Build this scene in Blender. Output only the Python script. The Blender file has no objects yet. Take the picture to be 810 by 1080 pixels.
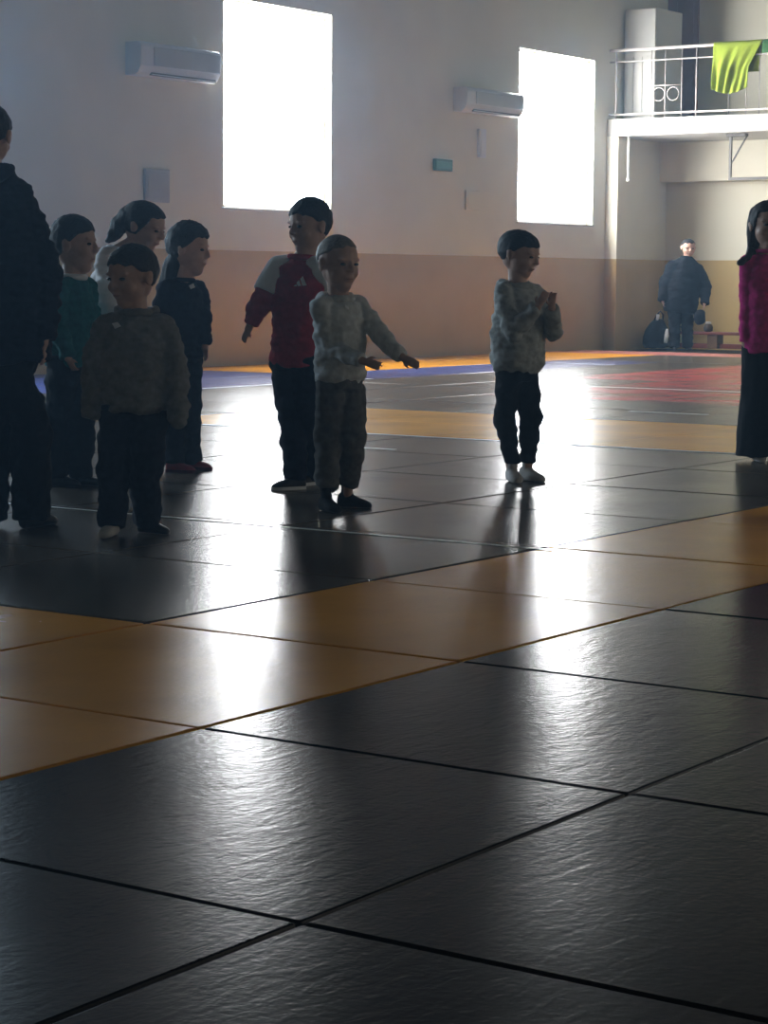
import bpy, bmesh, math, random
from mathutils import Vector, Matrix, noise
from mathutils.bvhtree import BVHTree
random.seed(7)
scene = bpy.context.scene
COL = scene.collection
R = math.radians
# ------------------------------------------------------------------ camera model (x = along the window wall, y = towards it)
F_PX, PIT, ROL, YAW, CAM_H, CX, CY = 2338.87448, 0.10493868, 0.00688268597, 0.600144912, 1.06471123, 0.548418358, 0.139274783
CAM = Vector((CX, CY, CAM_H))
HD = Vector((math.cos(YAW), math.sin(YAW), 0))        # horizontal heading
RT = Vector((math.sin(YAW), -math.cos(YAW), 0))       # towards the right
UP = Vector((0, 0, 1))

def ray(px, py):
    X, Y = px - 405, py - 540
    cr, sr = math.cos(ROL), math.sin(ROL)
    u, v = X*cr + Y*sr, -X*sr + Y*cr
    c, s = math.cos(PIT), math.sin(PIT)
    a, b = u/F_PX, -v/F_PX
    return RT*a + HD*(c + b*s) + UP*(-s + b*c)
def ground(px, py, z=0.0):
    d = ray(px, py); return CAM + d*((z - CAM.z)/d.z)
def on_x(px, py, x):
    d = ray(px, py); return CAM + d*((x - CAM.x)/d.x)
def on_y(px, py, y):
    d = ray(px, py); return CAM + d*((y - CAM.y)/d.y)
def at_depth(px, py, D):
    d = ray(px, py); return CAM + d*(D/d.dot(HD))
def to_px(p):
    q = Vector(p) - CAM
    x, y, z = q.dot(RT), q.dot(HD), q.z
    c, s = math.cos(PIT), math.sin(PIT)
    fw, up = y*c - z*s, y*s + z*c
    if fw < .2: return None
    u, v = x/fw*F_PX, -up/fw*F_PX
    cr, sr = math.cos(ROL), math.sin(ROL)
    return (405 + u*cr - v*sr, 540 + u*sr + v*cr)

# ------------------------------------------------------------------ materials
def material(name, col, rough=.8, var=.12, scale=18., bump=.0, bscale=60., spec=.3, metallic=0.):
    m = bpy.data.materials.new(name); m.use_nodes = True
    nt = m.node_tree; N = nt.nodes; L = nt.links
    b = N['Principled BSDF']
    b.inputs['Roughness'].default_value = rough
    b.inputs['Metallic'].default_value = metallic
    b.inputs['Specular IOR Level'].default_value = spec
    g = N.new('ShaderNodeNewGeometry')
    no = N.new('ShaderNodeTexNoise'); no.inputs['Scale'].default_value = scale; no.inputs['Detail'].default_value = 3
    L.new(g.outputs['Position'], no.inputs['Vector'])
    r = N.new('ShaderNodeValToRGB')
    r.color_ramp.elements[0].position = .3; r.color_ramp.elements[1].position = .7
    r.color_ramp.elements[0].color = (*[c*(1-var) for c in col], 1)
    r.color_ramp.elements[1].color = (*[min(1, c*(1+var)) for c in col], 1)
    L.new(no.outputs['Fac'], r.inputs['Fac']); L.new(r.outputs['Color'], b.inputs['Base Color'])
    if bump:
        n2 = N.new('ShaderNodeTexNoise'); n2.inputs['Scale'].default_value = bscale; n2.inputs['Detail'].default_value = 2
        L.new(g.outputs['Position'], n2.inputs['Vector'])
        bp = N.new('ShaderNodeBump'); bp.inputs['Strength'].default_value = bump; bp.inputs['Distance'].default_value = .01
        L.new(n2.outputs['Fac'], bp.inputs['Height']); L.new(bp.outputs['Normal'], b.inputs['Normal'])
    return m

def mat_vinyl(name, col, rough=.23):
    m = bpy.data.materials.new(name); m.use_nodes = True
    nt = m.node_tree; N = nt.nodes; L = nt.links
    b = N['Principled BSDF']; b.inputs['Specular IOR Level'].default_value = .055
    g = N.new('ShaderNodeNewGeometry')
    big = N.new('ShaderNodeTexNoise'); big.inputs['Scale'].default_value = 1.3; big.inputs['Detail'].default_value = 5
    L.new(g.outputs['Position'], big.inputs['Vector'])
    r = N.new('ShaderNodeValToRGB')
    r.color_ramp.elements[0].position = .3; r.color_ramp.elements[1].position = .72
    r.color_ramp.elements[0].color = (*[c*.82 for c in col], 1); r.color_ramp.elements[1].color = (*[c*1.15 for c in col], 1)
    L.new(big.outputs['Fac'], r.inputs['Fac']); L.new(r.outputs['Color'], b.inputs['Base Color'])
    rr = N.new('ShaderNodeMapRange'); rr.inputs['To Min'].default_value = rough - .05; rr.inputs['To Max'].default_value = rough + .07
    L.new(big.outputs['Fac'], rr.inputs['Value']); L.new(rr.outputs['Result'], b.inputs['Roughness'])
    # wrinkled skin of the vinyl: long shallow creases plus a fine grain
    mp = N.new('ShaderNodeMapping'); mp.inputs['Scale'].default_value = (10, 26, 1); mp.inputs['Rotation'].default_value = (0, 0, R(-20))
    L.new(g.outputs['Position'], mp.inputs['Vector'])
    w = N.new('ShaderNodeTexNoise'); w.inputs['Scale'].default_value = 1.0; w.inputs['Detail'].default_value = 4; w.inputs['Distortion'].default_value = .6
    L.new(mp.outputs['Vector'], w.inputs['Vector'])
    f = N.new('ShaderNodeTexNoise'); f.inputs['Scale'].default_value = 55; f.inputs['Detail'].default_value = 3
    L.new(g.outputs['Position'], f.inputs['Vector'])
    wv = N.new('ShaderNodeTexNoise'); wv.inputs['Scale'].default_value = 2.2; wv.inputs['Detail'].default_value = 2
    L.new(g.outputs['Position'], wv.inputs['Vector'])
    b1 = N.new('ShaderNodeBump'); b1.inputs['Strength'].default_value = .20; b1.inputs['Distance'].default_value = .004
    b2 = N.new('ShaderNodeBump'); b2.inputs['Strength'].default_value = .35; b2.inputs['Distance'].default_value = .0014
    b3 = N.new('ShaderNodeBump'); b3.inputs['Strength'].default_value = .15; b3.inputs['Distance'].default_value = .006
    L.new(w.outputs['Fac'], b1.inputs['Height']); L.new(b1.outputs['Normal'], b2.inputs['Normal'])
    L.new(f.outputs['Fac'], b2.inputs['Height']); L.new(b2.outputs['Normal'], b3.inputs['Normal'])
    L.new(wv.outputs['Fac'], b3.inputs['Height']); L.new(b3.outputs['Normal'], b.inputs['Normal'])
    return m

def mat_emit(name, col, strength):
    m = bpy.data.materials.new(name); m.use_nodes = True
    nt = m.node_tree; nt.nodes.clear()
    e = nt.nodes.new('ShaderNodeEmission'); e.inputs['Color'].default_value = (*col, 1); e.inputs['Strength'].default_value = strength
    o = nt.nodes.new('ShaderNodeOutputMaterial'); nt.links.new(e.outputs[0], o.inputs[0])
    return m

M = {}
M['wall_upper'] = material('wall_upper', (.70, .66, .53), .75, .04, 1.5, .08, 30)
M['wall_lower'] = material('wall_lower', (.47, .335, .135), .55, .06, 1.5, .08, 30)
M['ceiling'] = material('ceiling', (.045, .045, .045), .9, .05, 2)
M['white'] = material('white_paint', (.50, .485, .44), .45, .03, 6)
M['plastic'] = material('white_plastic', (.62, .64, .66), .4, .03, 6)
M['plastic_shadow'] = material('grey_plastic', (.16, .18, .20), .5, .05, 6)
M['frame'] = material('window_frame_white', (.8, .8, .8), .4, .03, 8)
M['pane'] = mat_emit('daylit_pane', (.92, .96, 1.0), 38.0)
M['pane_fill'] = mat_emit('fill_pane', (1.0, .94, .83), 5.5)  # glow of the added fill windows in the right wall
M['pane_side'] = mat_emit('side_pane', (.62, .82, 1.0), 32.0)  # out-of-frame windows; strength and blue tint tuned for the light on the left
M['base'] = material('floor_base', (.03, .03, .028), .8, .2, 4)
M['mat_dark'] = mat_vinyl('vinyl_dark', (.010, .009, .008), .20)
M['mat_grey'] = mat_vinyl('vinyl_grey', (.085, .070, .052))
M['mat_yellow'] = mat_vinyl('vinyl_yellow', (.76, .32, .022), .24)
M['mat_red'] = mat_vinyl('vinyl_red', (.42, .070, .060))
M['mat_pink'] = mat_vinyl('vinyl_pink', (.45, .17, .14))
M['mat_blue'] = mat_vinyl('vinyl_blue', (.06, .075, .22))
M['tape'] = material('white_tape', (.75, .75, .72), .35, .05, 9, spec=.5)
M['skin'] = material('skin', (.50, .31, .23), .55, .08, 30)
M['lip'] = material('lip', (.28, .10, .08), .5, .05, 30)
M['eye'] = material('eye', (.015, .012, .01), .2, .05, 30, spec=.6)
M['hair_black'] = material('hair_black', (.010, .009, .010), .6, .4, 90, .5, 160)
M['hair_brown'] = material('hair_brown', (.022, .015, .011), .6, .4, 90, .5, 160)
M['hair_fair'] = material('hair_fair', (.20, .165, .13), .6, .35, 90, .5, 160)
def cloth(name, col, var=.18, bump=.25): M[name] = material(name, col, .92, var, 35, bump, 220, spec=.15)
cloth('coat_black', (.006, .007, .010)); cloth('navy', (.010, .014, .026)); cloth('black_cloth', (.008, .008, .010)); cloth('charcoal', (.05, .05, .055))
cloth('teal', (.015, .12, .13)); cloth('white_cloth', (.84, .84, .86), .04); cloth('grey_hoodie', (.20, .20, .20))
cloth('grey_dark', (.13, .127, .122)); cloth('light_grey', (.56, .57, .57)); cloth('grey_green', (.40, .41, .39)); cloth('red', (.36, .025, .040))
cloth('dark_red', (.10, .014, .022)); cloth('magenta', (.55, .025, .20)); cloth('blue_black', (.008, .010, .022))
cloth('lime', (.26, .33, .035), .08); cloth('denim', (.016, .018, .030))
M['sock_pale'] = material('sock_pale', (.50, .47, .44), .9, .06, 40)
M['sock_black'] = material('sock_black', (.012, .012, .014), .9, .2, 40)
M['shoe_red'] = material('shoe_red', (.28, .02, .03), .6, .1, 40)
M['shoe_black'] = material('shoe_black', (.012, .012, .014), .5, .2, 40)
M['sole_white'] = material('sole_white', (.7, .7, .7), .6, .05, 40)
M['steel'] = material('painted_steel', (.34, .30, .28), .4, .05, 20)
M['dark_steel'] = material('dark_steel', (.10, .09, .08), .45, .1, 20)
M['wood_red'] = material('bench_wood', (.16, .035, .022), .45, .2, 12, .1, 40)
M['wood_brown'] = material('bench_support', (.13, .075, .04), .5, .2, 12, .1, 40)
M['panel_brown'] = material('panel_brown', (.26, .145, .135), .5, .12, 5)
M['green_sign'] = material('green_sign', (.03, .14, .09), .4, .05, 20)
M['green_sign_face'] = material('green_sign_face', (.06, .22, .15), .4, .05, 20)
M['cup_brown'] = material('cup_brown', (.05, .035, .022), .4, .1, 30)

# ------------------------------------------------------------------ mesh helpers
class MB:
    """collects shapes into ONE mesh; slots are material names"""
    def __init__(self): self.v, self.f, self.mi, self.slots, self.cur = [], [], [], [], 0
    def use(self, m):
        if m not in self.slots: self.slots.append(m)
        self.cur = self.slots.index(m); return self
    def add(self, vs, fs):
        b = len(self.v); self.v += [Vector(p) for p in vs]
        self.f += [tuple(b+i for i in f) for f in fs]; self.mi += [self.cur]*len(fs); return self
    def box(self, lo, hi):
        x0, y0, z0 = lo; x1, y1, z1 = hi
        return self.add([(x0,y0,z0),(x1,y0,z0),(x1,y1,z0),(x0,y1,z0),(x0,y0,z1),(x1,y0,z1),(x1,y1,z1),(x0,y1,z1)],
                        [(0,3,2,1),(4,5,6,7),(0,1,5,4),(1,2,6,5),(2,3,7,6),(3,0,4,7)])
    def bbox(self, lo, hi, r):
        """box with bevelled edges"""
        bm = bmesh.new(); bmesh.ops.create_cube(bm, size=1)
        for v in bm.verts:
            v.co = Vector([lo[i] + (v.co[i]+.5)*(hi[i]-lo[i]) for i in range(3)])
        bmesh.ops.bevel(bm, geom=bm.edges[:], offset=r, segments=2, affect='EDGES', profile=.5)
        bm.verts.index_update()
        self.add([v.co.copy() for v in bm.verts], [[v.index for v in f.verts] for f in bm.faces]); bm.free(); return self
    def tube(self, pts, r, n=8, closed=False):
        pts = [Vector(p) for p in pts]; rs = r if isinstance(r, (list, tuple)) else [r]*len(pts)
        vs, fs = [], []; K = len(pts); ref = None
        for i, p in enumerate(pts):
            if closed: t = pts[(i+1) % K] - pts[i-1]
            else: t = pts[min(i+1, K-1)] - pts[max(i-1, 0)]
            t.normalize()
            if ref is None: ref = t.orthogonal().normalized()
            ref = (ref - t*ref.dot(t)).normalized(); bi = t.cross(ref)
            for k in range(n):
                a = 2*math.pi*k/n; vs.append(p + (ref*math.cos(a) + bi*math.sin(a))*rs[i])
        for i in range(K if closed else K-1):
            j = (i+1) % K
            for k in range(n): fs.append((i*n+k, i*n+(k+1) % n, j*n+(k+1) % n, j*n+k))
        if not closed:
            fs.append(tuple(range(n-1, -1, -1))); fs.append(tuple((K-1)*n+k for k in range(n)))
        return self.add(vs, fs)
    def lathe(self, prof, c, n=20):
        vs, fs = [], []
        for r, z in prof:
            for k in range(n):
                a = 2*math.pi*k/n; vs.append((c[0]+r*math.cos(a), c[1]+r*math.sin(a), c[2]+z))
        K = len(prof)
        for i in range(K-1):
            for k in range(n): fs.append((i*n+k, i*n+(k+1) % n, (i+1)*n+(k+1) % n, (i+1)*n+k))
        fs.append(tuple(range(n-1, -1, -1))); fs.append(tuple((K-1)*n+k for k in range(n)))
        return self.add(vs, fs)
    def build(self, name, mat=None, parent=None, origin=None, smooth=False):
        o_ = Vector(origin) if origin is not None else Vector((0, 0, 0))
        me = bpy.data.meshes.new(name); me.from_pydata([p - o_ for p in self.v], [], self.f); me.update()
        for s in (self.slots or [mat]): me.materials.append(M[s] if isinstance(s, str) else s)
        if self.slots:
            for p, i in zip(me.polygons, self.mi): p.material_index = i
        if smooth:
            for p in me.polygons: p.use_smooth = True
        o = bpy.data.objects.new(name, me); COL.objects.link(o)
        if parent is not None: o.parent = parent
        else: o.location = o_
        return o

def tag(o, label=None, cat=None, group=None, kind=None):
    for k, v in (('label', label), ('category', cat), ('group', group), ('kind', kind)):
        if v: o[k] = v
    return o
def empty(name, loc, label, cat, group=None):
    o = bpy.data.objects.new(name, None); COL.objects.link(o); o.location = Vector(loc); o.empty_display_size = .1
    return tag(o, label, cat, group)
def struct(o): o['kind'] = 'structure'; return o

# solid primitives for fused bodies and garments -> (verts, faces)
def ellipsoid(c, ax, n=16, m=10):
    c = Vector(c); vs = [c + ax[2]]; fs = []
    for i in range(1, m):
        th = math.pi*i/m
        for k in range(n):
            a = 2*math.pi*k/n
            vs.append(c + ax[0]*math.sin(th)*math.cos(a) + ax[1]*math.sin(th)*math.sin(a) + ax[2]*math.cos(th))
    vs.append(c - ax[2]); last = len(vs)-1
    for k in range(n): fs.append((0, 1+k, 1+(k+1) % n)); fs.append((last, 1+(m-2)*n+(k+1) % n, 1+(m-2)*n+k))
    for i in range(m-2):
        for k in range(n): fs.append((1+i*n+k, 1+(i+1)*n+k, 1+(i+1)*n+(k+1) % n, 1+i*n+(k+1) % n))
    if ax[0].cross(ax[1]).dot(ax[2]) < 0: fs = [tuple(reversed(f)) for f in fs]
    return vs, fs
def ball(c, r): return ellipsoid(c, [Vector((r,0,0)), Vector((0,r,0)), Vector((0,0,r))], 12, 8)
def cone(p0, r0, p1, r1, n=14):
    p0, p1 = Vector(p0), Vector(p1); t = (p1-p0).normalized(); a = t.orthogonal().normalized(); b = t.cross(a)
    vs, fs = [], []
    for p, r in ((p0, r0), (p1, r1)):
        for k in range(n):
            q = 2*math.pi*k/n; vs.append(p + (a*math.cos(q)+b*math.sin(q))*r)
    for k in range(n): fs.append((k, (k+1) % n, n+(k+1) % n, n+k))
    fs.append(tuple(range(n-1, -1, -1))); fs.append(tuple(n+k for k in range(n)))
    return vs, fs
def chain(pts, rs, round_end=True):
    out = []
    for i in range(len(pts)-1): out.append(cone(pts[i], rs[i], pts[i+1], rs[i+1]))
    for i, p in enumerate(pts):
        if round_end or 0 < i < len(pts)-1: out.append(ball(p, rs[i]))
    return out
def loft(secs, n=24, power=1.0):
    """closed body through ellipses (centre, half-axis a, half-axis b)"""
    vs, fs = [], []
    for c, a, b in secs:
        for k in range(n):
            q = 2*math.pi*k/n; ca, sa = math.cos(q), math.sin(q)
            ca = math.copysign(abs(ca)**power, ca); sa = math.copysign(abs(sa)**power, sa)
            vs.append(Vector(c) + a*ca + b*sa)
    K = len(secs)
    for i in range(K-1):
        for k in range(n): fs.append((i*n+k, i*n+(k+1) % n, (i+1)*n+(k+1) % n, (i+1)*n+k))
    fs.append(tuple(range(n-1, -1, -1))); fs.append(tuple((K-1)*n+k for k in range(n)))
    return vs, fs

def fuse(name, prims, voxel, smooth, mat, parent, origin, fold=0., fscale=(12, 12, 26), seed=0, extra=None):
    """one continuous skin around all the solids"""
    vs, fs = [], []
    for v, f in prims:
        b = len(vs); vs += [Vector(p) - origin for p in v]; fs += [tuple(b+i for i in q) for q in f]
    me = bpy.data.meshes.new(name + '_src'); me.from_pydata(vs, [], fs)
    bm = bmesh.new(); bm.from_mesh(me); 
    bm.to_mesh(me); bm.free()
    o = bpy.data.objects.new(name, me); COL.objects.link(o)
    md = o.modifiers.new('r', 'REMESH'); md.mode = 'VOXEL'; md.voxel_size = voxel
    if smooth:
        sm = o.modifiers.new('s', 'SMOOTH'); sm.factor = .5; sm.iterations = smooth
    dg = bpy.context.evaluated_depsgraph_get()
    new = bpy.data.meshes.new_from_object(o.evaluated_get(dg), depsgraph=dg)
    o.modifiers.clear(); o.data = new; bpy.data.meshes.remove(me); new.name = name
    if fold:
        sv = Vector((seed*3.1, seed*1.7, seed*.9))
        nr = [v.normal.copy() for v in new.vertices]
        for v, nn in zip(new.vertices, nr):
            p = v.co
            q = Vector((p.x*fscale[0], p.y*fscale[1], p.z*fscale[2])) + sv
            w = noise.noise(q) + .45*noise.noise(q*2.1)
            v.co = p + nn*(fold*(w + .30))
    new.materials.clear(); new.materials.append(M[mat])
    if extra:
        bm = bmesh.new(); bm.from_mesh(new)
        for (v, f), mm in extra:
            if M[mm].name not in [x.name for x in new.materials]: new.materials.append(M[mm])
            idx = [x.name for x in new.materials].index(M[mm].name)
            nv = [bm.verts.new(Vector(p) - origin) for p in v]
            for q in f:
                fc = bm.faces.new([nv[i] for i in q]); fc.material_index = idx
        bm.to_mesh(new); bm.free()
    for p in new.polygons: p.use_smooth = True
    if parent is not None: o.parent = parent
    else: o.location = origin
    return o

# ------------------------------------------------------------------ THE HALL
WY = 16.93                     # window wall
XE = 33.14                     # end wall
XB = 31.10                     # balcony front
WAIN = 1.39
X0, Y0, ZC = -4.0, -7.0, 6.6
win_x = [(21.63, 23.83), (28.47, 30.70)]
step = 6.855
wins = [(a - step*k, b - step*k) for k in (2, 1) for a, b in (win_x[0],)] + win_x
WZ0, WZ1 = 1.91, 4.39
T = .45
b = MB()
xs = [X0] + [v for w in wins for v in w] + [XE + .3]
for (xa, xb_), is_win in zip(zip(xs[:-1], xs[1:]), [i % 2 == 1 for i in range(len(xs)-1)]):
    b.use('wall_lower').box((xa, WY, -.06), (xb_, WY+T, WAIN))
    if is_win:
        b.use('wall_upper').box((xa, WY, WAIN), (xb_, WY+T, WZ0)).box((xa, WY, WZ1), (xb_, WY+T, ZC))
    else:
        b.use('wall_upper').box((xa, WY, WAIN), (xb_, WY+T, ZC))
struct(b.build('wall_left'))
b = MB(); b.use('wall_lower').box((XE, Y0, -.06), (XE+.3, WY, WAIN)); b.use('wall_upper').box((XE, Y0, WAIN), (XE+.3, WY, ZC))
struct(b.build('wall_back'))
rw = [(14.8, 17.0), (21.6, 23.8), (28.4, 30.6)]
b = MB(); b.use('wall_lower').box((X0, Y0-.3, -.06), (XE+.3, Y0, WAIN))
b.use('wall_upper').box((X0, Y0-.3, WAIN), (XE+.3, Y0, WZ0)).box((X0, Y0-.3, WZ1), (XE+.3, Y0, ZC))
rx_ = [X0] + [v for q in rw for v in q] + [XE+.3]
for k in range(0, len(rx_), 2): b.box((rx_[k], Y0-.3, WZ0), (rx_[k+1], Y0, WZ1))
struct(b.build('wall_right'))
b = MB(); b.use('wall_lower').box((X0-.3, Y0-.3, -.06), (X0, WY+T, WAIN)); b.use('wall_upper').box((X0-.3, Y0-.3, WAIN), (X0, WY+T, ZC))
struct(b.build('wall_front'))
struct(MB().box((X0-.3, Y0-.3, ZC), (XE+.3, WY+T, ZC+.2)).build('ceiling', 'ceiling'))
struct(MB().box((X0-.3, Y0-.3, -.26), (XE+.3, WY+T, -.045)).build('floor', 'base'))
# windows: frame, sashes, mullion in front of a daylit white sheet of glass
for i, (xa, xb_) in enumerate(wins):
    w = struct(MB().use('frame').box((xa, WY+.10, WZ0), (xa+.035, WY+.2, WZ1)).box((xb_-.035, WY+.10, WZ0), (xb_, WY+.2, WZ1))
               .box((xa+.035, WY+.10, WZ0), (xb_-.035, WY+.2, WZ0+.035)).box((xa+.035, WY+.10, WZ1-.035), (xb_-.035, WY+.2, WZ1)).build('window_%d' % (i+1)))
    MB().box((xa+.035, WY+.165, WZ0+.035), (xb_-.035, WY+.175, WZ1-.035)).build('pane', 'pane' if xa > 20 else 'pane_side', w)
    mx = xa + (xb_-xa)*.44
    MB().bbox((mx-.010, WY+.12, WZ0+.035), (mx+.010, WY+.165, WZ0+.66), .004).build('mullion', 'frame', w)
    MB().bbox((xa-.03, WY-.02, WZ0-.035), (xb_+.03, WY+.10, WZ0-.004), .008).build('sill', 'white', w)
for i, (xa, xb_) in enumerate(rw):  # unseen windows added in the right wall to give fill light
    w = struct(MB().use('frame').box((xa, Y0-.2, WZ0), (xa+.05, Y0-.1, WZ1)).box((xb_-.05, Y0-.2, WZ0), (xb_, Y0-.1, WZ1))
               .box((xa+.05, Y0-.2, WZ0), (xb_-.05, Y0-.1, WZ0+.05)).box((xa+.05, Y0-.2, WZ1-.05), (xb_-.05, Y0-.1, WZ1))
               .box(((xa+xb_)/2-.025, Y0-.2, WZ0+.05), ((xa+xb_)/2+.025, Y0-.1, WZ1-.05)).build('window_%d' % (i+5)))
    MB().box((xa+.05, Y0-.19, WZ0+.05), (xb_-.05, Y0-.18, WZ1-.05)).build('pane', 'pane_fill', w)
# pilaster that carries the balcony, with the balcony slab and the beam on the end wall
PX0, PX1, PY = XB, XB+.32, 16.72
b = MB(); b.use('wall_lower').box((PX0, PY, -.06), (PX1, WY, WAIN)); b.use('wall_upper').box((PX0, PY, WAIN), (PX1, WY, 3.27))
struct(b.build('wall_pilaster'))
struct(MB().bbox((XB, Y0, 3.27), (XE, WY, 3.53), .012).build('trim_1', 'white'))
struct(MB().bbox((XE-.25, Y0, 2.64), (XE, WY, 3.27), .012).build('trim_2', 'wall_upper'))
# brown panelled slab for the dark band on the end wall behind the cabinet
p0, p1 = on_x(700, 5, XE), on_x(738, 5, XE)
d = struct(MB().use('panel_brown').box((XE-.05, p1.y, 3.53), (XE, p0.y, 5.75)).build('brown_panel'))
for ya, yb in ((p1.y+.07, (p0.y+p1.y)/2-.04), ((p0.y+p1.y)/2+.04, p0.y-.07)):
    MB().bbox((XE-.065, ya, 3.68), (XE-.05, yb, 4.5), .006).build('brown_inset', 'panel_brown', d)
    MB().bbox((XE-.065, ya, 4.62), (XE-.05, yb, 5.6), .006).build('brown_inset', 'panel_brown', d)

# ------------------------------------------------------------------ FLOOR MATS, one object each
gx = [2.29 - 1.15*1 + 1.15*i for i in range(0, 5)]
gx = [1.14, 2.29, 3.44, 4.59, 5.74] + [5.74 + 1.227*k for k in range(1, 22)]
gx = [g for g in gx if g < XB + .3]
gy = [-1.17, -.02, 1.13, 2.28, 3.43, 4.58] + [4.58 + 1.29*k for k in range(1, 10)] + [16.90]
def zone(i, j):
    xa, ya = gx[i], gy[j]; xc, yc = (gx[i]+gx[i+1])/2, (gy[j]+gy[j+1])/2
    if yc < 3.43: return 'front'
    if yc < 4.58: return 'near_yellow'
    if xc < 5.74: return 'near_yellow' if xc > 4.59 else 'side'
    if xc < 13.1: return 'field' if yc < 12.3 else 'edge_blue'
    if xc < 15.5: return 'far_yellow' if yc < 11.0 else 'far_grey'
    if yc > 14.9: return 'wall_yellow' if xc < 28.8 and xc > 20 else ('wall_pink' if xc > 28.8 else 'edge_blue')
    if yc > 13.6: return 'edge_blue' if xc < 26.2 else ('wall_pink' if xc > 28.8 else 'far_grey')
    if xc > 28.8: return 'wall_pink'
    if 17.7 < xc < 26.0 and yc < (11.0 if xc < 21.8 else 12.4): return 'red'
    return 'far_grey'
zmat = dict(front='mat_dark', near_yellow='mat_yellow', side='mat_dark', field='mat_grey', edge_blue='mat_blue', far_yellow='mat_yellow',
            far_grey='mat_grey', wall_yellow='mat_yellow', wall_pink='mat_pink', red='mat_red')
zword = dict(front='dark charcoal', near_yellow='orange-yellow', side='dark charcoal', field='dark grey-green', edge_blue='dark blue', far_yellow='orange-yellow',
             far_grey='grey', wall_yellow='yellow', wall_pink='pinkish', red='red')
zgroup = dict(front='dark mats in front of the near yellow band', near_yellow='mats of the near yellow band', side='dark mats beside the yellow band',
              field='grey-green mats the children stand on', edge_blue='blue mats along the window wall', far_yellow='mats of the far yellow band',
              far_grey='grey mats beyond the far yellow band', wall_yellow='yellow mats along the window wall', wall_pink='pinkish mats under the balcony end', red='mats of the red square')
mesh_of = {}
def mat_mesh(z):
    if z not in mesh_of:
        b = MB(); b.bbox((-.5, -.5, -.045), (.5, .5, 0), .006)
        o = b.build('judo_mat', zmat[z]); bpy.data.objects.remove(o); mesh_of[z] = bpy.data.meshes[-1] if False else None
        me = bpy.data.meshes.new('judo_mat'); me.from_pydata(b.v, [], b.f); me.materials.append(M[zmat[z]]); mesh_of[z] = me
    return mesh_of[z]
ORD = 'first second third fourth fifth sixth seventh eighth ninth tenth eleventh twelfth'.split()
def overlap_frame(i, j):
    n = 0
    for a in range(7):
        for c in range(7):
            p = to_px((gx[i] + (gx[i+1]-gx[i])*a/6, gy[j] + (gy[j+1]-gy[j])*c/6, 0))
            if p and 0 <= p[0] <= 810 and 0 <= p[1] <= 1080: n += 1
    return n/49
mats = []
for i in range(len(gx)-1):
    for j in range(len(gy)-1):
        corners = [to_px((x, y, 0)) for x in (gx[i], gx[i+1]) for y in (gy[j], gy[j+1])]
        ok = [p for p in corners if p]
        if not ok: continue
        if max(p[0] for p in ok) < -200 or min(p[0] for p in ok) > 1060 or min(p[1] for p in ok) > 1140: continue
        mats.append((i, j, zone(i, j), overlap_frame(i, j)))
near_rows = {}
for i, j, z, v in mats:
    if z in ('front', 'near_yellow') and v > 0 and gx[i] < 12: near_rows.setdefault((z, j), []).append(i)
rowword = {}
fr = sorted({j for (z, j) in near_rows if z == 'front'}, reverse=True)
for k, j in enumerate(fr): rowword[('front', j)] = ['row touching the yellow band', 'second row out from the yellow band', 'third row out from the yellow band', 'row nearest the camera'][min(k, 3)]
for (z, j) in near_rows:
    if z == 'near_yellow': rowword[(z, j)] = 'near yellow band' if gy[j] < 4 else 'yellow band arm, row %s' % ORD[int(round((gy[j]-4.58)/1.29))]
for i, j, z, v in mats:
    o = bpy.data.objects.new('judo_mat', mat_mesh(z)); COL.objects.link(o)
    gap = .008
    o.location = ((gx[i]+gx[i+1])/2, (gy[j]+gy[j+1])/2, random.uniform(-.002, .0))
    o.scale = (gx[i+1]-gx[i]-gap, gy[j+1]-gy[j]-gap, 1)
    key = (z, j)
    if key in near_rows and i in near_rows[key] and len(near_rows[key]) <= 12:
        k = sorted(near_rows[key]).index(i)
        lab = '%s judo mat, %s, %s from the camera end' % (zword[z], rowword[key], ORD[k])
    else:
        lab = '%s judo mat, one of the %s' % (zword[z], zgroup[z])
    tag(o, lab, 'mat', zgroup[z])

# white tape lines on the mats
def tape(p, q, w, label):
    p, q = Vector(p), Vector(q); t = (q-p).normalized(); s = Vector((-t.y, t.x, 0))*w/2
    n = max(2, int((q-p).length/.4)); v, f = [], []
    for k in range(n+1):
        c = p + (q-p)*k/n
        v += [(c-s+UP*.0006), (c+s+UP*.0006), (c-s+UP*.0022), (c+s+UP*.0022)]
    for k in range(n):
        a, c = 4*k, 4*k+4
        f += [(a+2, c+2, c+3, a+3), (a, a+1, c+1, c), (a, c, c+2, a+2), (a+1, a+3, c+3, c+1)]
    f += [(0, 2, 3, 1), (4*n, 4*n+1, 4*n+3, 4*n+2)]
    tag(MB().add(v, f).build('floor_tape', 'tape', None, (p+q)/2), label, 'tape', 'white tape lines on the mats')
tape((8.11, 4.50, 0), (8.11, 10.2, 0), .022, 'thin white tape line passing behind the boy in the dark grey sweatshirt')
tape((13.07, 4.0, 0), (13.07, 10.6, 0), .035, 'white tape line along the near edge of the far yellow band')
tape((20.1, 8.2, 0), (20.1, 11.6, 0), .08, 'white tape line crossing the red square of mats')
tape((16.6, 8.0, 0), (16.6, 8.7, 0), .06, 'short white tape line between the red square and the far yellow band')
tape((12.0, 7.9, 0), (12.0, 8.35, 0), .05, 'short white tape mark in front of the far yellow band')
tape((15.2, 13.62, 0), (20.0, 13.62, 0), .05, 'white tape line along the edge of the blue mats by the window wall')

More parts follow.
